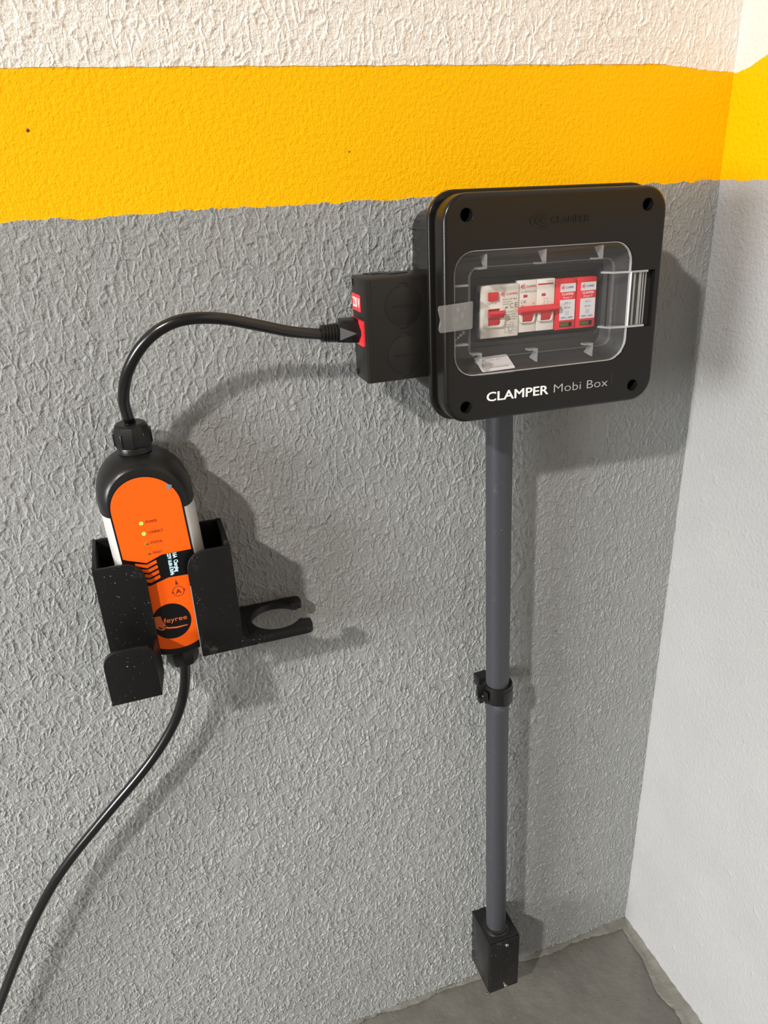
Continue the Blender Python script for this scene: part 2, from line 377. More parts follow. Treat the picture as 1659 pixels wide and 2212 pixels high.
link('gasket', slab([rrect(-101, -89.5, 101, 89.5, 18), rrect(-94, -84, 94, 84, 14)], -25, -18.5), M_DEEP, box_root)
WIN = rrect(-95.3, -53, 73.6, 49.6, 18.5, 9)
# window outline with the hinge slot on its right side
n9 = 10; win_slot = WIN[:1]; idx = [i for i, p in enumerate(WIN)]
W2 = [];
for p in WIN[30:] + WIN[:30]: W2.append(p)          # starts with the lower right corner arc
arc_lr, rest = W2[:10], W2[10:]
win_slot = arc_lr + [(73.6, -25), (97.3, -25), (97.3, 24), (73.6, 24)] + rest
holes = [(-84.3, 76), (84, 77.3), (-84.6, -79), (83, -77.8)]
lo_ = lambda s: rrect(-104 + s, -92.5 + s, 104 - s, 92.5 - s, 21 - s)
bm = slab([lo_(5.0), win_slot] + [circ(x, y, 5.3, 24) for x, y in holes], -5, 0)
loft([ring3(lo_(a), b_) for a, b_ in ((5.0, 0), (3.4, 0), (2.4, -.15), (1.5, -.55), (.8, -1.2), (.25, -2.1), (0, -3.4), (.4, -19), (6, -19), (6, -5), (5.0, -5), (5.0, 0))], bm=bm, cap0=False, cap1=False)
bmesh.ops.remove_doubles(bm, verts=bm.verts[:], dist=1e-7)
lid = link('lid', bm, M_BOX, box_root)
for x, y in holes:
    bm = slab([circ(x, y, 7, 24), circ(x, y, 5.0, 24)], -19, -4); slab([circ(x, y, 6.5, 24)], -20, -18.6, bm=bm); link('screw_well', bm, M_DEEP, lid)
    bm = slab([circ(x + .6, y, 3.6, 20)], -18.6, -15.4, bev=.6); box(x - 2.0, x + 3.2, y - .4, y + .4, -15.5, -15.1, bm=bm); link('screw', bm, M_GLOSSB, box_root)
    link('rim', slab([circ(x, y, 6.3, 28), circ(x, y, 5.9, 28)], -.1, .12), M_BOX, lid)
# inner cover: sloping funnel, ledge, stepped recess
bm = loft([ring3(rrect(-100, -57, 100, 55, 14), -6.2), ring3(rrect(-97.5, -55.5, 78, 52, 18), -6.3), ring3(rrect(-84, -43, 64, 38, 12), -30), ring3(rrect(-75, -35, 66 - 3, 31, 8), -30),
           ring3(rrect(-74, -34, 62, 30, 8), -33), ring3(rrect(-67.5, -30.5, 61, 24.5, 7), -33.2), ring3(rrect(-66.5, -29.5, 60, 23.5, 7), -38), ], cap0=False, cap1=True)
link('inner_cover', bm, M_INNER, box_root, 30)
# sticker on the lower slope (text only)
a = Vector((-64, -43.6, -29.0)); up = (Vector((0, -43, -30)) - Vector((0, -55.5, -6.3))).normalized(); rt = Vector((1, .02, 0)).normalized(); nn = rt.cross(up)
MS = MBm @ Matrix(((rt[0], up[0], nn[0], a[0]), (rt[1], up[1], nn[1], a[1]), (rt[2], up[2], nn[2], a[2]), (0, 0, 0, 1)))
st = link('sticker', slab([rrect(0, -20, 32, 0, 1.5)], .25, .45, MS), M_WHITEP, box_root, label='white printed sticker')
bm = text('CLAMPER Mobi Box', 9, -3.2, .46, 1.3, MS, 19, .01, bm=None)
text('220 V  40 A', 12, -5.8, .46, 1.1, MS, 12, bm=bm); text('SERIE', 3, -6, .46, 1.0, MS, 5, bm=bm); text('000852', 4.2, -14, .46, 1.4, MS, 6, .01, rot=90, bm=bm); text('MONTAGEM CLAMPER', 9, -16.2, .46, 1.2, MS, 18, .01, bm=bm)
link('lettering', bm, M_GREYINK, st, None)
# clear door
door = link('clear_door', slab([rrect(-94.6, -52.3, 72.9, 48.9, 18)], -3.4, -1.2, bev=.3), M_CLEAR, box_root, label='transparent door')
link('rim', slab([rrect(-94.8, -52.5, 73.1, 49.1, 18), rrect(-94.1, -51.8, 72.3, 48.4, 17.4)], -3.4, -1.0), M_RIM, door)
link('raised_pane', slab([rrect(-80, -39, 58, 36, 9), rrect(-79.4, -38.4, 57.4, 35.4, 8.5)], -6.5, -3.3), clear('pane_step', .05), door)
def gusset(u, v, s, foot):
    """triangular clear rib standing behind the door; s = direction in v"""
    Mg = MBm @ Matrix(((0, 0, 1, 0), (1, 0, 0, 0), (0, 1, 0, 0), (0, 0, 0, 1)))       # (v, w, u)
    bm = slab([[(v, -3.4), (v - s * 11, -3.4), (v - s * 11, -7), (v - s * 2, -16)]], u - .7, u + .7, Mg)
    box(u - foot, u + .7, v - s * 11 - .7, v - s * 11 + .7, -10, -3.4, bm=bm); return bm
for u, v, s in ((-65, 45.6, 1), (-10.4, 46.5, 1), (44.6, 47, 1), (-69, -46, -1), (-15.5, -47, -1), (40, -47.5, -1)):
    link('rib', gusset(u, v, s, 8), M_CLEARE, door)
for v in (22, -26): link('rib', box(-94, -81, v - .8, v + .8, -9, -3.4), M_CLEARE, door)
# left latch
bm = slab([roundpoly([(-110.5, 8.4), (-80.6, 10.2), (-80.2, 9), (-80.6, -12), (-109.6, -13.2), (-110.6, -10), (-109, -2.5), (-110.8, 5)], [1.5, 1.5, 0, 2, 2, 2, 4, 2])], 2.2, 4.4, bev=.5, bres=2)
la = link('latch', bm, M_FROST, door, label='frosted clear latch')
bm = slab([roundpoly([(-97.5, 8), (-82, 9), (-81.6, -10.5), (-97, -11.4)], 2)], -1, 2.2, bev=.4); link('latch_block', bm, M_FROST, door)
bm = bmesh.new()
for q in ((-92, 4, 3.5), (-88, -1, 4), (-93.5, -4, 3), (-86, 5, 2.5), (-85.5, -8, 2)): slab([rrect(q[0] - .9, q[1] - q[2] / 2, q[0] + .9, q[1] + q[2] / 2, .6)], -.5, 1.5, bev=.3, bm=bm)
for k in range(4): box(-93 + k * 2.4, -91.4 + k * 2.4, -22 + k * 1.6, -20.5 + k * 2, -6, -3.4, bev=.3, bm=bm)
link('latch_spring', bm, M_CLEARE, door)
# hinge at the right
Mh = lambda: MBm @ Matrix(((1, 0, 0, 0), (0, 0, -1, 0), (0, 1, 0, 0), (0, 0, 0, 1)))   # (u, w, -v)
for v in (23.2, -23.8):
    link('hinge', slab([[(51, -14), (56, -3.2), (72, -.2), (89.5, .6), (90.5, -.8), (90, -4.2), (74, -3.6), (62, -8.5), (55, -17)]], -v - .8, -v + .8, Mh()), M_RIM, door)
link('hinge_panel', slab([rrect(73, -23.2, 90, 22.8, .6)], -4.2, -2.6, bev=.3), M_CLEARE if 0 else M_CLEAR, door)
bm = box(72.4, 73.5, -23.4, 23, -1.2, .2, bev=.2); link('hinge_edge_glint', bm, clear('hinge_edge_glint', .8), door)  # mostly white bar, paints the bright reflection along the door edge
bm = bmesh.new()
for u, wd in ((77.2, 1.6), (82.6, 2.2), (86.4, .6), (89.2, .5)): box(u, u + wd, -22.6, 22.2, -2.6, -1.6, bev=.25, bm=bm)
link('hinge_ridge', bm, M_CLEARE, door)
link('hinge_pin', box(54.6, 55.8, -23, 22.5, -9, -7.8), M_DEEP, door)
# embossed mark and printed name
bm = crescents(-12.3, 69, 16, 6.6, 0, th=.55); text('CLAMPER', -8.8, 66.8, 0, 4.9, width=36.5, bold=.02, th=.55, bm=bm)
link('embossed_mark', bm, M_GLOSSB, lid, 30)
link('lettering', text('CLAMPER', -65, -76.1, .02, 8.0, width=60, bold=.02), M_WHITEL, lid, None, label='white printed name')
link('lettering', text('Mobi Box', .8, -75.6, .02, 7.6, width=55.5, bold=-.012), M_GREYL, lid, None, label='thin pale printed name')
link('label_edge', box(60, 60.3, -74, -64, 0, .08), M_HOLDE, lid)

# ---------------------------------------------------------------- breakers inside the box
def module(bmx, u0, u1, v0, v1, w0, w1, bev): return box(u0 + .12, u1 - .12, v0, v1, w0, w1, bev, bm=bmx)
def print_on(parent, items, ink):
    bm = bmesh.new()
    for it in items:
        s, u, v, w, h, wd = it[:6]; text(s, u, v, w, h, width=wd, bold=it[6] if len(it) > 6 else 0, th=.04, bm=bm)
    return bm
def toggle(u0, u1, v0, v1, w0, parent, wide=None):
    """rocker: sloping tongue below a rounded grip bar"""
    Mt = MBm @ Matrix(((0, 0, 1, 0), (1, 0, 0, 0), (0, 1, 0, 0), (0, 0, 0, 1)))       # (v, w, u)
    T = slab([roundpoly([(v0, w0 - 3), (v0, w0 + .4), (v0 + (v1 - v0) * .45, w0 + 2.2), (v1, w0 + 3.5), (v1, w0 - 3)], [0, 1, 1, 0, 0])], u0, u1, Mt)
    t = link('toggle', T, M_REDD, parent)
    a, b = wide or (u0, u1)
    G = slab([roundpoly([(v1 - 5.5, w0 + 1.5), (v1 - 4.6, w0 + 4.6), (v1 - .6, w0 + 7.2), (v1 + 1.6, w0 + 5.8), (v1 + .4, w0 + .5)], [.5, 2, 1.6, 1.2, 0])], a, b, Mt, bev=.35)
    return t, G
# residual current breaker
rcd = empty('residual_current_breaker', None, 'cream breaker with a red test button and one red switch, leftmost behind the clear window', 'breaker', M=MBm @ Matrix.Translation((-40, -27, -38)) @ Matrix.Diagonal((1000, 1000, 1000, 1)))
W0 = -28
bm = module(None, -58.3, -21.3, -27, 18, -38, W0, .8); body = link('body', bm, M_CREAM, rcd)
bm = slab([roundpoly([(-55.6, -18), (-37, -18), (-35.5, -13), (-36.5, -2), (-38, -1), (-55.2, -1), (-56.6, -9)], [1, 3, 2, 2, 1, 1, 2]), rrect(-51.8, -16, -40.6, -2, .5)], W0 - .2, W0 + 2.4, bev=.5, bres=2); link('switch_cradle', bm, M_CREAM2, body)
link('recess', box(-52, -40.5, -16, -2, W0, W0 + .15), M_REDINK, body)
tg, G = toggle(-51.5, -40.8, -16, -4.5, W0 + .6, rcd, (-52.2, -38.0)); link('grip', G, M_RED, tg)
link('lettering', text('I-ON', -46.8, -14.2, W0 + 2.4, 1.9, width=6, th=.3), M_RED, tg, None)
link('test_button', box(-51.4, -42.0, 5.0, 12.2, W0 - .2, W0 + 2.2, .7), M_RED, rcd, label='red test button')
bm = crescents(-34.6, 9.9, 4.1, 2.4, W0 + .02, th=.04); text('CLAMPER', -34, 8.8, W0 + .02, 1.9, width=11.4, bold=.02, th=.04, bm=bm); link('logo', bm, M_REDINK, rcd, None, label='red printed mark')
bm = print_on(rcd, [('Test Monthly', -52, 2.2, W0 + .02, 1.2, 9.2), ('EKL6-100 40A', -37, 4.7, W0 + .02, 1.5, 14), ('230V/240V~', -37, 2.6, W0 + .02, 1.1, 9), ('50/60Hz', -37, .7, W0 + .02, 1.1, 6.5),
     ('C', -30.0, -2.4, W0 + .02, 4.3, 3.2), ('E', -25.2, -2.2, W0 + .02, 4.3, 2.8), ('I\u0394n 0.03A', -35, -6.1, W0 + .02, 1.2, 7.6), ('I\u0394m=Im=500A', -35.2, -8.3, W0 + .02, 1.1, 11), ('I\u0394c=Inc=6000A', -35.2, -10.4, W0 + .02, 1.1, 12.2), ('IEC/EN61008-1', -35.2, -12.4, W0 + .02, 1.1, 12), ('1 N 2', -30, -15.4, W0 + .02, 1.0, 4), ('2 N 1', -31, -24.8, W0 + .02, 1.0, 4)], None)
slab([[(-34.6, -1.2), (-31.6, -.8), (-32.4, -2), (-33.6, -2.2), (-34.4, -3.6)]], W0 + .02, W0 + .06, bm=bm)
def rectline(x0, y0, x1, y1, w, th=.2, bm=None):
    return slab([[(x0, y0), (x1, y0), (x1, y1), (x0, y1)], [(x0 + th, y0 + th), (x1 - th, y0 + th), (x1 - th, y1 - th), (x0 + th, y1 - th)]], w, w + .04, bm=bm)
for q in ((-26.8, -6.3, -22.8, -4.4), (-34.8, -23.4, -30.8, -19), (-30.8, -22.2, -27.4, -18.6), (-26.6, -22, -23.2, -19), (-33.6, -18.6, -25.4, -16.6), (-30, -23.6, -28, -22.2)): rectline(*q, W0 + .02, bm=bm)
for x in (-31.5, -29.4, -27.2): box(x, x + .2, -18.6, -15.8, W0 + .02, W0 + .06, bm=bm)
for k in range(5): box(-37.0, -36.7, -1.4 - k * 1.1, -.9 - k * 1.1, W0 + .02, W0 + .06, bm=bm)
link('lettering', bm, M_GREYINK, rcd, None)
# side face lettering
Ml = MBm @ Matrix(((0, 0, -1, 0), (0, 0, 0, 0), (0, 0, 0, 0), (0, 0, 0, 1)))
Ml = MBm @ Matrix(((0, 0, -1, -58.18), (0, 1, 0, 0), (1, 0, 0, -34), (0, 0, 0, 1)))
link('lettering', text('INMETRO  EKL6', 1.0, -18, 0.02, 2.2, Ml, 22, rot=90, bm=None), M_GREYINK, body, None)
link('film', slab([roundpoly([(-1.5, -6), (3.5, -4), (5, 10), (2, 13), (-2.5, 12)], 2)], .05, .12, Ml), M_FOIL, body)
# two-pole miniature breaker
mcb = empty('circuit_breaker', None, 'cream two-pole breaker with a wide red switch bar, left of the red modules', 'breaker', M=MBm @ Matrix.Translation((-3, -25, -38)) @ Matrix.Diagonal((1000, 1000, 1000, 1)))
W1 = -29.5
for k, (a, b2) in enumerate(((-21.1, -3.0), (-3.0, 15.2))):
    pole = link('pole', module(None, a, b2, -25, 20, -38, W1, .7), M_CREAM, mcb)
    c = (a + b2) / 2 - .6
    bm = slab([roundpoly([(c - 7.2, -16.5), (c + 6.5, -16.5), (c + 7.4, -11), (c + 7, -5), (c - 7.4, -5), (c - 8.0, -11)], [2, 3, 2, 0, 0, 2]), rrect(c - 4.9, -15.6, c + 5, -5.6, .5)], W1 - .2, W1 + 2.8, bev=.5, bres=2)
    link('switch_cradle', bm, M_CREAM2, pole)
    link('recess', box(c - 4.9, c + 4.9, -15.4, -4, W1, W1 + .12), M_REDINK, pole)
    link('rivet', slab([circ(c - 6.6, -9, .45, 10)], W1 + 2.6, W1 + 2.95), M_GREYINK, pole)
    tg, G = toggle(c - 4.7, c + 4.7, -15, -4, W1 + 1.6, mcb)
    G.free()
    link('indicator_window', box(c - 3.6, c + .4, 5.2, 7.6, W1, W1 + .1), M_REDINK, pole)
    link('ledge', box(a + 1, b2 - 1, -18.4, -17.9, W1 - .1, W1 + .25, .1), M_CREAM2, pole)
Mt = MBm @ Matrix(((0, 0, 1, 0), (1, 0, 0, 0), (0, 1, 0, 0), (0, 0, 0, 1)))
G = slab([roundpoly([(-8.6, W1 + 1.5), (-8.2, W1 + 5.4), (-5.6, W1 + 7.6), (-2.2, W1 + 7.2), (-1.4, W1 + 5), (-3.6, W1 + 1)], [.5, 2, 1.8, 1.6, 1, 0])], -21.6, 16.5, Mt, bev=.4, bres=2)
link('switch_bar', G, M_RED, mcb, label='red bar joining both switches')
bm = crescents(-14.6, 14.7, 4.2, 2.3, W1 + .02, th=.04); text('CLAMPER', -13.8, 13.6, W1 + .02, 1.9, width=10, bold=.02, th=.04, bm=bm); box(-2, 13.4, 14.9, 16.2, W1 + .01, W1 + .05, bm=bm)
link('logo', bm, M_REDINK, mcb, None, label='red printed mark')
bm = print_on(mcb, [('CL-EKM12-63X', -18.8, 9.3, W1 + .02, 1.9, 15.4), ('C40', -18.6, .2, W1 + .02, 2.9, 5.2), ('400V~', -18.6, -2.0, W1 + .02, 1.1, 4.4), ('IEC 60898', -18.6, -3.8, W1 + .02, 1.2, 7.6), ('1 2 3 4', 3.0, 2.4, W1 + .02, 1.2, 5.2)], None)
box(-6.2, -6.0, -4.2, -.2, W1 + .02, W1 + .06, bm=bm); slab([[(-6.8, -.4), (-5.4, -.4), (-6.1, .8)]], W1 + .02, W1 + .06, bm=bm)
for x in (4.0, 7.2):
    z = [(x + (1.6 if k % 2 else 0), 1.6 - k * 1.35) for k in range(5)]
    for p, q in zip(z, z[1:]): slab([[(p[0], p[1]), (p[0] + .3, p[1]), (q[0] + .3, q[1]), (q[0], q[1])]], W1 + .02, W1 + .06, bm=bm)
link('lettering', bm, M_GREYINK, mcb, None)
# surge protectors
spd = empty('surge_protector', None, 'red surge protector module beside the cream two-pole breaker', 'surge protector', 'red surge protectors behind the clear window', M=MBm @ Matrix.Translation((26, -26, -38)) @ Matrix.Diagonal((1000, 1000, 1000, 1)))
W3 = -27.5; u0, u1 = 15.9, 35.9
body = link('body', module(None, u0, u1, -26, 19, -38, W3 - 1.2, .7), M_RED, spd)
bm = box(u0 + 2.8, u1 - .3, -25.5, 18.3, W3 - 1.4, W3, .5); link('raised_front', bm, M_RED, body)
link('indicator_recess', box(u0 + 4, u1 - 3.4, -23.4, -19.2, W3 - .02, W3 + .06), M_DEEP, spd); link('indicator', box(u0 + 4.3, u1 - 6.6, -22.9, -19.7, W3 + .05, W3 + .5, .2), M_GREEN, spd, label='dark green status indicator')
p1 = link('printed_label', box(u0 + 3.6, u1 - .9, 7.4, 14.6, W3, W3 + .08), M_WHITEP, spd, label='white printed label'); p2 = link('printed_label', box(u0 + 3.6, u1 - 1.0, -17.2, .6, W3, W3 + .08), M_WHITEP, spd, label='white printed label')
bm = crescents(u0 + 8.0, 11.2, 3.2, 1.9, W3 + .09, th=.04); link('logo', bm, M_REDINK, p1, None)
link('lettering', text('CLAMPER', u0 + 8.8, 10.3, W3 + .09, 1.7, width=8.2, bold=.02, th=.04), M_BLUEINK, p1, None)
cu = (u0 + 3.6 + u1 - 1) / 2
bm = text('CLAMPER', cu, 4.5, W3 + .03, 2.0, width=12, bold=.03, align='CENTER', th=.05); text('Front V', cu, 1.6, W3 + .03, 1.9, width=9, align='CENTER', th=.05, bm=bm); link('lettering', bm, M_WHITEP, spd, None)
bm = bmesh.new()
for s, v, wd, bo in (('275 V', -3.2, 6, 0), ('20 kA', -7.2, 6, 0), ('DPS | SPD', -16, 12, .02)): text(s, cu, v, W3 + .09, 1.7, width=wd, align='CENTER', bold=bo, th=.04, bm=bm)
rectline(cu - 1.6, -12.6, cu + 1.6, -9.4, W3 + .09, bm=bm); text('T2', cu, -11.6, W3 + .09, 1.2, width=1.6, align='CENTER', th=.04, bm=bm)
link('lettering', bm, M_BLUEINK, p2, None)
spd2 = spd.copy(); COL.objects.link(spd2); spd2.matrix_world = MBm @ Matrix.Translation((20.6, 0, .6)) @ MBm.inverted() @ ROOT[spd]
spd2['label'] = 'red surge protector module at the right end of the row'
for ch in [o for o in COL.objects if o.parent == spd]:
    c = ch.copy(); COL.objects.link(c); c.parent = spd2
    for g in [o for o in COL.objects if o.parent == ch]:
        d = g.copy(); COL.objects.link(d); d.parent = c

# ---------------------------------------------------------------- socket box at the left of the distribution box
XL = -.4067; YF = -.067; YB = -.030; ZB, ZT = .9555, 1.0440
sock = empty('socket_box', (XL, YB, ZB), 'small black socket box with round knockouts, joined to the left side of the breaker box', 'socket box')
bm = box(XL, -.3405, ZB, ZT, -YB, -YF - .0022, .0012, M=MW); link('body', bm, M_SOCK, sock)
bm = box(XL + .0006, -.344, ZB + .0006, ZT - .0006, -YF - .0026, -YF, .0008, M=MW); box(XL + .0046, XL + .0052, ZB + .001, ZT - .001, -YF - .0002, -YF + .00012, M=MW, bm=bm)
cover = link('front_cover', bm, M_SOCK, sock)
c4 = lambda x, y, yy=YF: at(660 + x / 5.53, 560 + y / 5.53, yy)
for (cx, cy, s, rot) in ((1172, 557, 'HIDROSSOL', 180), (1200, 1140, 'HIDROSSOL', 0)):
    p = c4(cx, cy); R = .0172; nw = .0036; a0 = math.degrees(math.asin(nw / R))
    o = []
    for base in (90, 270):
        sgn = 1 if base == 90 else -1
        o += [(p.x + sgn * nw, p.z + sgn * math.sqrt(R * R - nw * nw)), (p.x + sgn * nw, p.z + sgn * (R + .002)), (p.x - sgn * nw, p.z + sgn * (R + .002))]
        o += [(p.x + R * math.cos(math.radians(t)), p.z + R * math.sin(math.radians(t))) for t in np.linspace(base + a0, base + 180 - a0, 26)]
    cxx = sum(q[0] for q in o) / len(o); inner = [(p.x + (q[0] - p.x) * .952, p.z + (q[1] - p.z) * .956) for q in o]
    link('knockout_groove', slab([o, inner], -YF - .0004, -YF + .00006, MW), M_DEEP, cover)
    k = link('knockout', slab([inner], -YF - .001, -YF + .00022, MW, bev=.0001), M_SOCK, cover)
    bm = text(s, p.x, p.z - (.0012 if rot == 0 else -.0012), -YF + .0002, .0022, MW, .022, .01, rot=rot, align='CENTER', th=.0002)
    k2 = link('lettering', bm, M_BLACK, cover, None)
# left end face: frame (y towards viewer -> u, z -> v, normal -x)
ME = Matrix(((0, 0, -1, XL), (-1, 0, 0, 0), (0, 1, 0, 0), (0, 0, 0, 1)))      # (u=-y, v=z, w) ; u increases towards the viewer
lb = link('voltage_label', slab([rrect(.0315, 1.0155, .0545, 1.0297, .0015)], .0001, .0004, ME), M_RED, sock, label='red voltage label')
ME2 = Matrix(((0, 0, -1, XL), (-1, 0, 0, 0), (0, 1, 0, 0), (0, 0, 0, 1)))
link('lettering', text('220 V', .0335, 1.0188, .00042, .0082, ME2, .0195, .02, th=.0001), M_WHITEL, lb, None)
bm = slab([rrect(.0292, .9874, .0620, 1.0090, .001), circ(.0455, .9985, .0088, 20)], -.0006, .0016, ME); link('socket_insert', bm, M_RED, sock, label='red socket insert')
bm = box(.034, .0345, 1.036, 1.0415, -.0002, .0006, M=ME); box(.034, .0365, 1.036, 1.0363, -.0002, .0006, M=ME, bm=bm); link('catch', bm, M_BLACK, sock); link('catch', box(.036, .0366, .9585, .9635, -.0002, .0008, M=ME), M_BLACK, sock)
bm = bmesh.new()
for q in ((-.385, .033), (-.372, .042)): slab([roundpoly([(q[0] - .012, q[1] - .004), (q[0] + .008, q[1] - .006), (q[0] + .013, q[1] + .004), (q[0] - .006, q[1] + .006)], .002)], 0.0001, .0005, Matrix(((1, 0, 0, 0), (0, -1, 0, 0), (0, 0, 1, ZT), (0, 0, 0, 1))), bm=bm)
link('top_scuff', bm, M_GLOSSB, sock)

# ---------------------------------------------------------------- conduit, clip, junction box
pt = at(1078.5, 930, -.035); pb = at(1072.8, 1935, -.035)
cond = empty('conduit', (pb.x, pb.y, .150), 'long dark grey plastic conduit running down from the breaker box', 'conduit')
PR = .0136
top = pt + (pt - pb).normalized() * .06
link('pipe', prof((pb.x, -.035, .149), tuple(top), [(0, PR), (1, PR)], 40), M_PIPE, cond)
bm = prof((pb.x, -.035, .150), (pb.x, -.035, .158), [(0, .0185), (.35, .0185), (.5, .0168), (.9, .0162), (1, .0150)], 32); link('collar', bm, M_JBOX, cond)
def bpipe(z): return pb + (pt - pb) * ((z - pb.z) / (pt.z - pb.z))
cz = .5615; cp = bpipe(cz)
clip = empty('conduit_clip', (cp.x, 0, cz), 'black plastic snap clip holding the conduit halfway down the wall', 'clip')
r0, r1 = PR + .0004, PR + .0032
arc = circ(0, 0, r1, 40, 200, -20) ; arc = [(r1 * math.cos(math.radians(t)), r1 * math.sin(math.radians(t))) for t in np.linspace(-205, 25, 44)] + [(r0 * math.cos(math.radians(t)), r0 * math.sin(math.radians(t))) for t in np.linspace(25, -205, 44)]
MC = Matrix(((1, 0, 0, cp.x), (0, 1, 0, -.035), (0, 0, 1, cz), (0, 0, 0, 1)))
band = link('band', slab([arc], -.0115, .0115, MC, bev=.0004), M_BLACK, clip)
link('foot', box(-.016, .016, .018, .0335, -.007, .007, .001, M=MC), M_BLACK, clip)
bm = box(-.0265, -.0150, -.001, .004, -.002, .010, .0008, M=MC); box(-.0265, -.0215, -.007, .0015, -.0075, -.001, .0008, M=MC, bm=bm); box(-.0205, -.0172, -.0095, -.002, -.008, .007, .0008, M=MC, bm=bm); link('snap_catch', bm, M_BLACK, clip)
link('snap_slot', slab([[(math.cos(math.radians(t)) * (r1 + .0006), math.sin(math.radians(t)) * (r1 + .0006)) for t in np.linspace(-95, -20, 12)] + [(math.cos(math.radians(t)) * r1, math.sin(math.radians(t)) * r1) for t in np.linspace(-20, -95, 12)]], -.0125, .006, MC), M_BLACK, clip)
JX0, JX1, JZ0, JZ1 = -.2733, -.2270, .0495, .1510
jb = empty('junction_box', (-.25, -.002, JZ0), 'small tall black junction box at the foot of the conduit, just above the floor', 'junction box')
link('body', box(JX0, JX1, JZ0, JZ1, .0005, .0572, .0012, M=MW), M_JBOX, jb)
cv = link('front_cover', box(JX0 + .0006, JX1 - .0006, JZ0 + .0006, JZ1 - .0006, .0574, .0600, .0010, M=MW), M_JBOX, jb)
link('inset_panel', box(JX0 + .0045, JX1 - .0035, JZ0 + .004, JZ1 - .010, .0598, .0604, .0003, M=MW), M_JBOX, cv)
for z in (.1317 + .010, .0518 + .004):
    p = (-.2475, z)
    link('screw', slab([circ(p[0], p[1], .0026, 18)], .0598, .0618, MW, bev=.0006, bres=2), M_STEEL, jb, label='shiny screw')

# ---------------------------------------------------------------- charger
CY = -.060
def cpx(x, y, yy=CY): p = at(180 + x / 3.072, 900 + y / 3.072, yy); return (p.x, p.z)
def dpx(x, y, yy=CY): p = at(220 + x / 6.32, 1080 + y / 6.32, yy); return (p.x, p.z)
ch = empty('charger', (-.607, -.03, .72), 'orange and black portable car charger with aluminium sides, sitting in the black wall holder', 'charger')
cxm = -.6079; R = .0400; zt = .9165; zb = .7165
LEAN = lambda P: [(p[0] + (.885 - p[1]) * .040, p[1]) for p in P]
def outline(ins, n=18):
    r = R - ins; P = [(cxm + r * math.cos(math.radians(t)), zt - R + r * math.sin(math.radians(t))) for t in np.linspace(0, 180, n + 1)]
    r2 = R - ins; zc = zb + .024
    P += [(cxm + r2 * math.cos(math.radians(t)), zc + (.024 - ins * .6) * math.sin(math.radians(t))) for t in np.linspace(180, 360, n + 1)]
    return LEAN(P)
layers = [(.010, .006), (.003, .009), (.0005, .018), (0, .030), (.0008, .041), (.0030, .050), (.0062, .0560), (.0088, .0585), (.0098, .0590)]
def charger_part(z0, z1, grow=0):
    bm = loft([ring3([(cxm + (p[0] - cxm), p[1]) for p in outline(i - grow)], wv + (grow if wv > .03 else -grow)) for i, wv in layers], MW)
    for z, s in ((z0, -1), (z1, 1)):
        if z is None: continue
        g = bm.verts[:] + bm.edges[:] + bm.faces[:]
        r = bmesh.ops.bisect_plane(bm, geom=g, plane_co=(0, 0, z), plane_no=(0, 0, s), clear_outer=True)
        e = [x for x in r['geom_cut'] if isinstance(x, bmesh.types.BMEdge)]
        if e: bmesh.ops.holes_fill(bm, edges=e)
    return bm
link('upper_cap', charger_part(.868, None, .0006), M_BLACK, ch, 35); link('lower_cap', charger_part(None, .742, .0006), M_BLACK, ch, 35)
link('side_shell', charger_part(.742, .868), M_ALU, ch, 35, label='brushed aluminium sides')
FW = .0598
def face_out(ins, ztop=.9005, zbot=.7285, xl=-.6378, xr=-.5800):
    c = (xl + xr) / 2; r = (xr - xl) / 2 - ins
    P = [(c + r * math.cos(math.radians(t)), ztop - (xr - xl) / 2 + r * math.sin(math.radians(t))) for t in np.linspace(0, 180, 25)]
    return LEAN(P + [(c + r * math.cos(math.radians(t)), zbot + .020 + (.020 - ins) * math.sin(math.radians(t))) for t in np.linspace(180, 360, 25)])
face = link('face_frame', slab([face_out(-.0016)], .0580, FW, MW, bev=.0005), M_GLOSSB, ch)
FO = face_out(0)
zsplit_u = [cpx(255, 950), cpx(290, 955), cpx(420, 972), cpx(520, 915), cpx(700, 880)]
zsplit_l = [cpx(395, 1105), cpx(445, 1125), cpx(565, 1068), cpx(735, 1040)]
LX = lambda x, z: (x + (.885 - z) * .040, z)
xl, xr = -.6378, -.5800
U = [p for p in FO if p[1] > .84]; ul = [(xr, zsplit_u[-1][1])] ; 
up_poly = U[:] + [LX(xl, zsplit_u[0][1])] + [zsplit_u[1], zsplit_u[2], zsplit_u[3]] + [LX(xr, zsplit_u[4][1])]
link('orange_plate', slab([up_poly], FW - .0002, FW + .0003, MW), M_ORANGE, ch, label='upper orange plate')
Lw = [p for p in FO if p[1] < .77]
lo_poly = Lw + [LX(xr, zsplit_l[3][1])] + [zsplit_l[2], zsplit_l[1]] + [LX(xl, zsplit_l[0][1] + .001)]
lo = link('orange_plate', slab([lo_poly], FW - .0002, FW + .0003, MW), M_ORANGE, ch, label='lower orange plate')
bm = bmesh.new()
for k in range(4):
    dx, dy = 14.5 * k, 72 * k
    sh = 17 * k
    P = [dpx(450 + sh, 872 + 67 * k), dpx(612 + sh, 886 + 67 * k), dpx(742 + sh, 820 + 67 * k), dpx(752 + sh, 860 + 67 * k), dpx(622 + sh, 930 + 67 * k), dpx(462 + sh, 910 + 67 * k)]
    slab([P], FW - .0001, FW + .0003, MW, bm=bm)
link('chevrons', bm, M_ORANGE, ch)
c0 = dpx(968, 1650); rx = abs(dpx(1243, 1650)[0] - c0[0]) * .99; rz = abs(dpx(968, 1400)[1] - c0[1]) * .98
disc = link('logo_disc', slab([circ(c0[0] - .001, c0[1], rx, 40, ry=rz)], FW + .0002, FW + .0005, MW), M_GLOSSB, ch, label='black round badge')
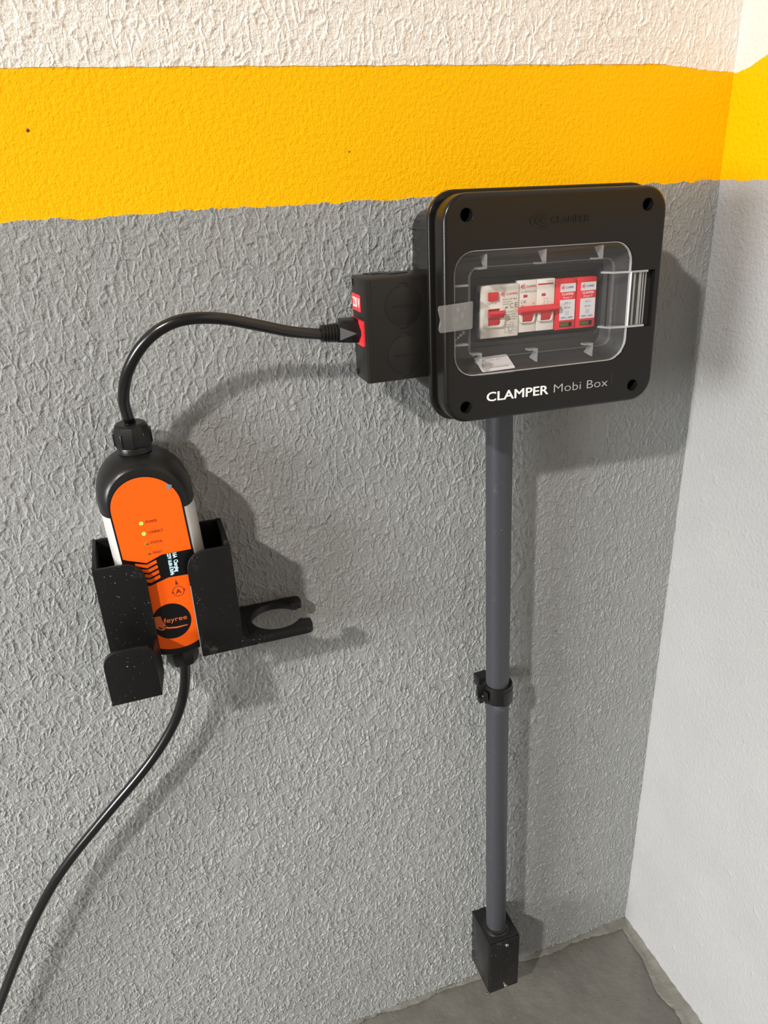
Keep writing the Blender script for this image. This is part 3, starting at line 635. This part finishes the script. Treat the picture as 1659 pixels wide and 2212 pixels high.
f1 = dpx(850, 1680); f2 = dpx(1168, 1632); MF = MW
bm = text('feyree', f1[0], f1[1] - .0002, FW + .0005, .0048, MF, abs(f2[0] - f1[0]), .004, th=.0002)
gun = [dpx(*q) for q in ((712, 1600), (800, 1585), (832, 1660), (880, 1725), (860, 1765), (845, 1780), (800, 1778), (735, 1748))]
slab([roundpoly(gun, .0006), [dpx(*q) for q in ((780, 1730), (835, 1750), (820, 1765), (768, 1750))]], FW + .0005, FW + .0007, MF, bm=bm)
L = [dpx(*q) for q in ((860, 1715), (905, 1735), (1020, 1725), (1170, 1692))]; L2 = [dpx(*q) for q in ((1175, 1702), (1025, 1745), (900, 1756), (850, 1735))]
slab([L + L2], FW + .0005, FW + .0007, MF, bm=bm)
link('logo', bm, mat('orange_ink', (.66, .13, .03), .45), disc, None)
for (x, y, on) in ((538, 320, 1), (574, 462, 1), (609, 600, 0), (643, 735, -1)):
    p = dpx(x, y)
    if on >= 0: link('led_ring', slab([circ(p[0], p[1], .0017 if on else .0014, 18)], FW + .0003, FW + .0006, MW), M_LEDR if on else mat('led_ring_dim', (.75, .45, .02), .4), ch)
    link('led', slab([circ(p[0], p[1], .0010, 16)], FW + .0005, FW + .0009, MW), M_LED if on > 0 else M_LEDO, ch, label='lit green led' if on > 0 else 'unlit led')
bm = bmesh.new()
for s, (x, y), (x2, y2) in (('POWER', (602, 318), (756, 300)), ('CONNECT', (638, 460), (842, 440)), ('STATUS', (668, 600), (828, 585)), ('FAULT', (702, 735), (826, 715))):
    a, b2 = dpx(x, y), dpx(x2, y2); text(s, a[0], a[1], FW + .0003, .0024, MW, b2[0] - a[0], .01, th=.0001, bm=bm)
p = dpx(1045, 1243); text('A', p[0], p[1] - .0022, FW + .0003, .0042, MW, .0046, .03, align='CENTER', th=.0001, bm=bm)
rr = .0052
for a0, a1 in ((20, 170), (200, 350)):
    P = [(p[0] + rr * math.cos(math.radians(t)), p[1] + rr * math.sin(math.radians(t))) for t in np.linspace(a0, a1, 16)] + [(p[0] + (rr - .0005) * math.cos(math.radians(t)), p[1] + (rr - .0005) * math.sin(math.radians(t))) for t in np.linspace(a1, a0, 16)]
    slab([P], FW + .0003, FW + .0004, MW, bm=bm)
for s in (1, -1): slab([[(p[0] + s * (rr - .0014), p[1] + s * .0012), (p[0] + s * (rr + .001), p[1] + s * .0012), (p[0] + s * (rr - .0002), p[1] - s * .0012)]], FW + .0003, FW + .0004, MW, bm=bm)
slab([[dpx(1006, 1085), dpx(1043, 1150), dpx(1002, 1158)]], FW + .0003, FW + .0004, MW, bm=bm)
link('lettering', bm, M_MAROON, ch, None)
# small screen, text running downwards
sA = dpx(985, 735); sB = dpx(905, 735)
scr = link('screen', slab([[dpx(880, 725), dpx(1010, 712), dpx(1075, 1010), dpx(945, 1032)]], FW, FW + .00025, MW), M_GLOSSB, ch)
bm = bmesh.new(); a = dpx(965, 725); b2 = dpx(1015, 970)
text('16A  Charging', a[0] - .0002, a[1], FW + .0003, .0036, MW, a[1] - b2[1] + .0005, .01, rot=-90, th=.0001, bm=bm)
a = dpx(890, 735); b2 = dpx(950, 1025); text('227V 16.0A 0.7kWh', a[0] - .0002, a[1], FW + .0003, .0032, MW, a[1] - b2[1], .01, rot=-90, th=.0001, bm=bm)
link('lettering', bm, M_OLED, scr, None, label='glowing screen text')
fp = cpx(565, 462); link('film_tab', slab([[(fp[0] - .0028, fp[1] - .0012), (fp[0] + .0012, fp[1] - .0026), (fp[0] + .003, fp[1] + .0006), (fp[0] - .0006, fp[1] + .0024)]], FW + .0002, FW + .0006, MW), M_FOIL, ch, label='bit of clear protective film')
# glands
gx, gy = -.6092, -.032
def gland(z0, z1, name, gx=gx):
    d = 1 if z1 > z0 else -1; h = abs(z1 - z0)
    bm = prof((gx, gy, z0), (gx, gy, z0 + d * h * .22), [(0, .0145), (.7, .0145), (1, .0138)], 28)
    g = link(name, bm, M_BLACK, ch)
    bm = prof((gx, gy, z0 + d * h * .22), (gx, gy, z1), [(0, .0152), (.1, .0160), (.55, .0160), (.9, .0138), (1, .0115)], 10, ph=.5)
    nt = link('nut', bm, M_BLACK, g, 25)
    for k in range(10):
        t = 2 * math.pi * k / 10
        link('nut_rib', box(-.0008, .0008, .0148, .0166, h * .3, h * .72, .0003, M=Matrix.Translation((gx, gy, z0)) @ Matrix.Diagonal((1, 1, d, 1)) @ Matrix.Rotation(t, 4, 'Z')), M_BLACK, g) if d > 0 else None
    return g
gland(.9155, .9405, 'cable_gland'); gland(.7185, .6950, 'cable_gland', -.6010)
# supply cable and plug
def apt(px, py, y): return at(px, py, y)
path = [Vector((gx, gy, .932)), Vector((gx, gy - .001, .943)), apt(276, 900, -.037), apt(267, 860, -.043), apt(275, 806, -.052), apt(303, 752, -.060), apt(345, 712, -.066), apt(400, 690, -.069), apt(475, 688, -.068), apt(555, 702, -.062), apt(625, 716, -.054), apt(680, 721, -.048), apt(700, 722, -.0465)]
link('supply_cable', tube(smoothpath(path, 10), .0047, 18), M_CABLE, ch)
pl0 = apt(700, 721, -.0465); pe = Vector((XL - .0005, -.0465, .9985))
pr0 = apt(690, 721, -.0465)
ax = (pe - pr0); Lp = ax.length
bm = prof(pr0 + ax * .02, pr0 + ax * .42, [(0, .0060), (1, .0068)], 20); grip = link('plug', bm, M_BLACK, ch, label='black moulded plug')
bm = bmesh.new()
for k in range(5): prof(pr0 + ax * (.045 + .078 * k), pr0 + ax * (.045 + .078 * k + .045), [(0, .0066 + .0002 * k), (.15, .0074 + .0002 * k), (.85, .0074 + .0002 * k), (1, .0066 + .0002 * k)], 20, bm=bm)
link('strain_relief', bm, M_BLACK, grip)
# plug head: flattened six-sided wedge widening to the socket
axn = ax.normalized(); s1 = Vector((0, -1, 0)); s1 = (s1 - axn * s1.dot(axn)).normalized(); s2 = axn.cross(s1)
def hexring(t, a, b2, c): q = pr0 + ax * t; return [tuple(q + s1 * x + s2 * z) for x, z in ((a, -c), (a, c), (c * 1.1, b2), (-c * 1.1, b2), (-a, c), (-a, -c), (-c * 1.1, -b2), (c * 1.1, -b2))]
bm = loft([hexring(.42, .0070, .0076, .0042), hexring(.46, .0072, .0078, .0042), hexring(.80, .0098, .0092, .0020), hexring(1.0, .0104, .0096, .0018)], Matrix.Identity(4)); link('plug_head', bm, M_BLACK, grip, 20)
q = pr0 + ax * .465; q3 = pr0 + ax * .86
bm = bmesh.new(); vs = [bm.verts.new(v) for v in (q + s1 * .0075 + s2 * .0055, q + s1 * .0075 - s2 * .0055, q3 + s1 * .0104, q + s1 * .0060)]
bm.faces.new((vs[0], vs[1], vs[2])); bm.faces.new((vs[0], vs[3], vs[1])); bm.faces.new((vs[1], vs[3], vs[2])); bm.faces.new((vs[2], vs[3], vs[0])); link('grip_facet', bm, mat('pale_plastic', (.10, .10, .10), .3), grip, None, label='pale arrow-shaped grip facet')  # facet coloured a paler grey than the rest of the plug
link('plug_wing', box(-.4225, -.4075, 1.0045, 1.0092, .033, .050, .0008, M=MW), M_BLACK, grip)
# outgoing cable
path = [Vector((-.6010, gy, .703)), Vector((-.6005, gy, .692)), apt(399, 1480, -.033), apt(390, 1525, -.034), apt(372, 1570, -.034), apt(340, 1624, -.034), apt(300, 1677, -.034), apt(250, 1736, -.034), apt(205, 1790, -.034), apt(155, 1852, -.034), apt(112, 1915, -.034), apt(72, 1990, -.034), apt(38, 2068, -.033), apt(12, 2135, -.032), apt(-8, 2190, -.031), apt(-30, 2260, -.030), apt(-60, 2350, -.03)]
link('outgoing_cable', tube(smoothpath(path, 10), .0050, 18), M_CABLE, ch)

# ---------------------------------------------------------------- wall holder
hold = empty('charger_holder', (-.60, 0, .7175), 'black printed wall holder around the orange charger, with front hook and side ring', 'holder')
HF = .067; HT = .0030
def hp(x, y): p = at(180 + x / 3.072, 900 + y / 3.072, -HF); return (p.x, p.z)
HL, HR, HB, HTOP = -.6617, -.5440, .7178, .8265
bp = link('back_plate', slab([rrect(HL, HB, HR, HTOP, .0015)], .0012, .0045, MW, bev=.0004), M_HOLD, hold)
link('side_panel', box(HL, HL + HT, HB, HTOP, .002, HF - .0005, .0005, M=MW), M_HOLD, hold); link('side_panel', box(HR - .0045, HR, HB, HTOP, .002, HF - .0005, .0005, M=MW), M_HOLD, hold)
PLT = roundpoly([(HL, HB), (-.6195, HB), (-.6195, HTOP), (HL, HTOP)], [0, .002, .028, .0015], 12)
link('front_plate', slab([PLT], HF - HT, HF, MW, bev=.0005, bres=2), M_HOLD, hold, label='left front plate, dusty')
PR_ = roundpoly([(-.5842, HB), (HR, HB), (HR, HTOP), (-.5842, HTOP)], [0, 0, .0015, .030], 12)
rp = link('front_plate', slab([PR_], HF - HT, HF, MW, bev=.0005, bres=2), M_HOLD, hold, label='right front plate, dusty')
link('worn_edge', slab([roundpoly([(-.5842, HB), (-.5834, HB), (-.5834, .7942), (-.5842, .7942)], 0)], HF - .0004, HF + .0001, MW), mat('worn_grey', (.28, .28, .27), .5), rp)
link('bottom_plate', slab([[(HL, HF * 0 + .002), (-.626, .002), (-.626, HF), (HL, HF)]], HB, HB + .003, Matrix(((1, 0, 0, 0), (0, -1, 0, 0), (0, 0, 1, 0), (0, 0, 0, 1)))), M_HOLD, hold)
# hook in front of the left plate
HK = .099
kx0, kx1 = -.6665, -.6240
kp = roundpoly([(kx0, .7088), (kx1 + .0003, .7088), (kx1, .7625), (kx0, .7625)], [0, .001, .012, .016], 10)
hk = link('hook', slab([kp], HK - .0035, HK, MW, bev=.0006, bres=2), M_HOLD, hold, label='front hook lip')
bm = loft([[(kx0 + .0006, .7088, HK - .002), (kx1, .7088, HK - .002), (kx1, .7125, HK - .002), (kx0 + .0006, .7125, HK - .002)], [(HL, HB - .006, HF - .001), (-.6197, HB - .006, HF - .001), (-.6197, HB + .003, HF - .001), (HL, HB + .003, HF - .001)]], MW)
link('hook_floor', bm, M_HOLD, hk)
bm = loft([[(kx1 - .002, .7090, HK - .003), (kx1, .7090, HK - .003), (kx1, .7560, HK - .003), (kx1 - .002, .7560, HK - .003)], [(-.6225, HB - .006, HF - .001), (-.6197, HB - .006, HF - .001), (-.6197, .7500, HF - .001), (-.6225, .7500, HF - .001)]], MW)
link('hook_side', bm, M_HOLD, hk)
# side ring for the plug: open C in the horizontal plane, blended into the right plate
MR = Matrix(((1, 0, 0, 0), (0, -1, 0, 0), (0, 0, 1, 0), (0, 0, 0, 1)))    # (x, depth towards viewer, z)
rc = (-.5065, .0345); ri = .0245
th0 = 38
inner = [(rc[0] + ri * 1.02 * math.cos(math.radians(t)), rc[1] + ri * math.sin(math.radians(t))) for t in np.linspace(th0, 360 - th0, 40)]
xe = -.4755
outer = roundpoly([(inner[0][0] + .004, inner[0][1] + .001), (xe, .0500), (xe, HF), (HR - .002, HF), (HR - .002, .004), (xe - .001, .004), (xe - .001, .0185), (inner[-1][0] + .004, inner[-1][1] - .001)], [.002, .004, .007, 0, 0, .007, .004, .002], 6)
rg = link('plug_ring', slab([inner[::-1] + outer[::-1]] if 0 else [outer + inner[::-1]], HB, HB + .0078, MR, bev=.0006), M_HOLD, hold, label='side ring')
FR = .010
fil = [(HR - .0002, HB + .0072), (HR + FR, HB + .0072)] + [(HR + FR * (1 - math.sin(t)), HB + .0072 + FR * (1 - math.cos(t))) for t in np.linspace(0, math.pi / 2, 10)][1:]
link('ring_fillet', slab([fil], .006, HF - .0003, MW), M_HOLD, hold)
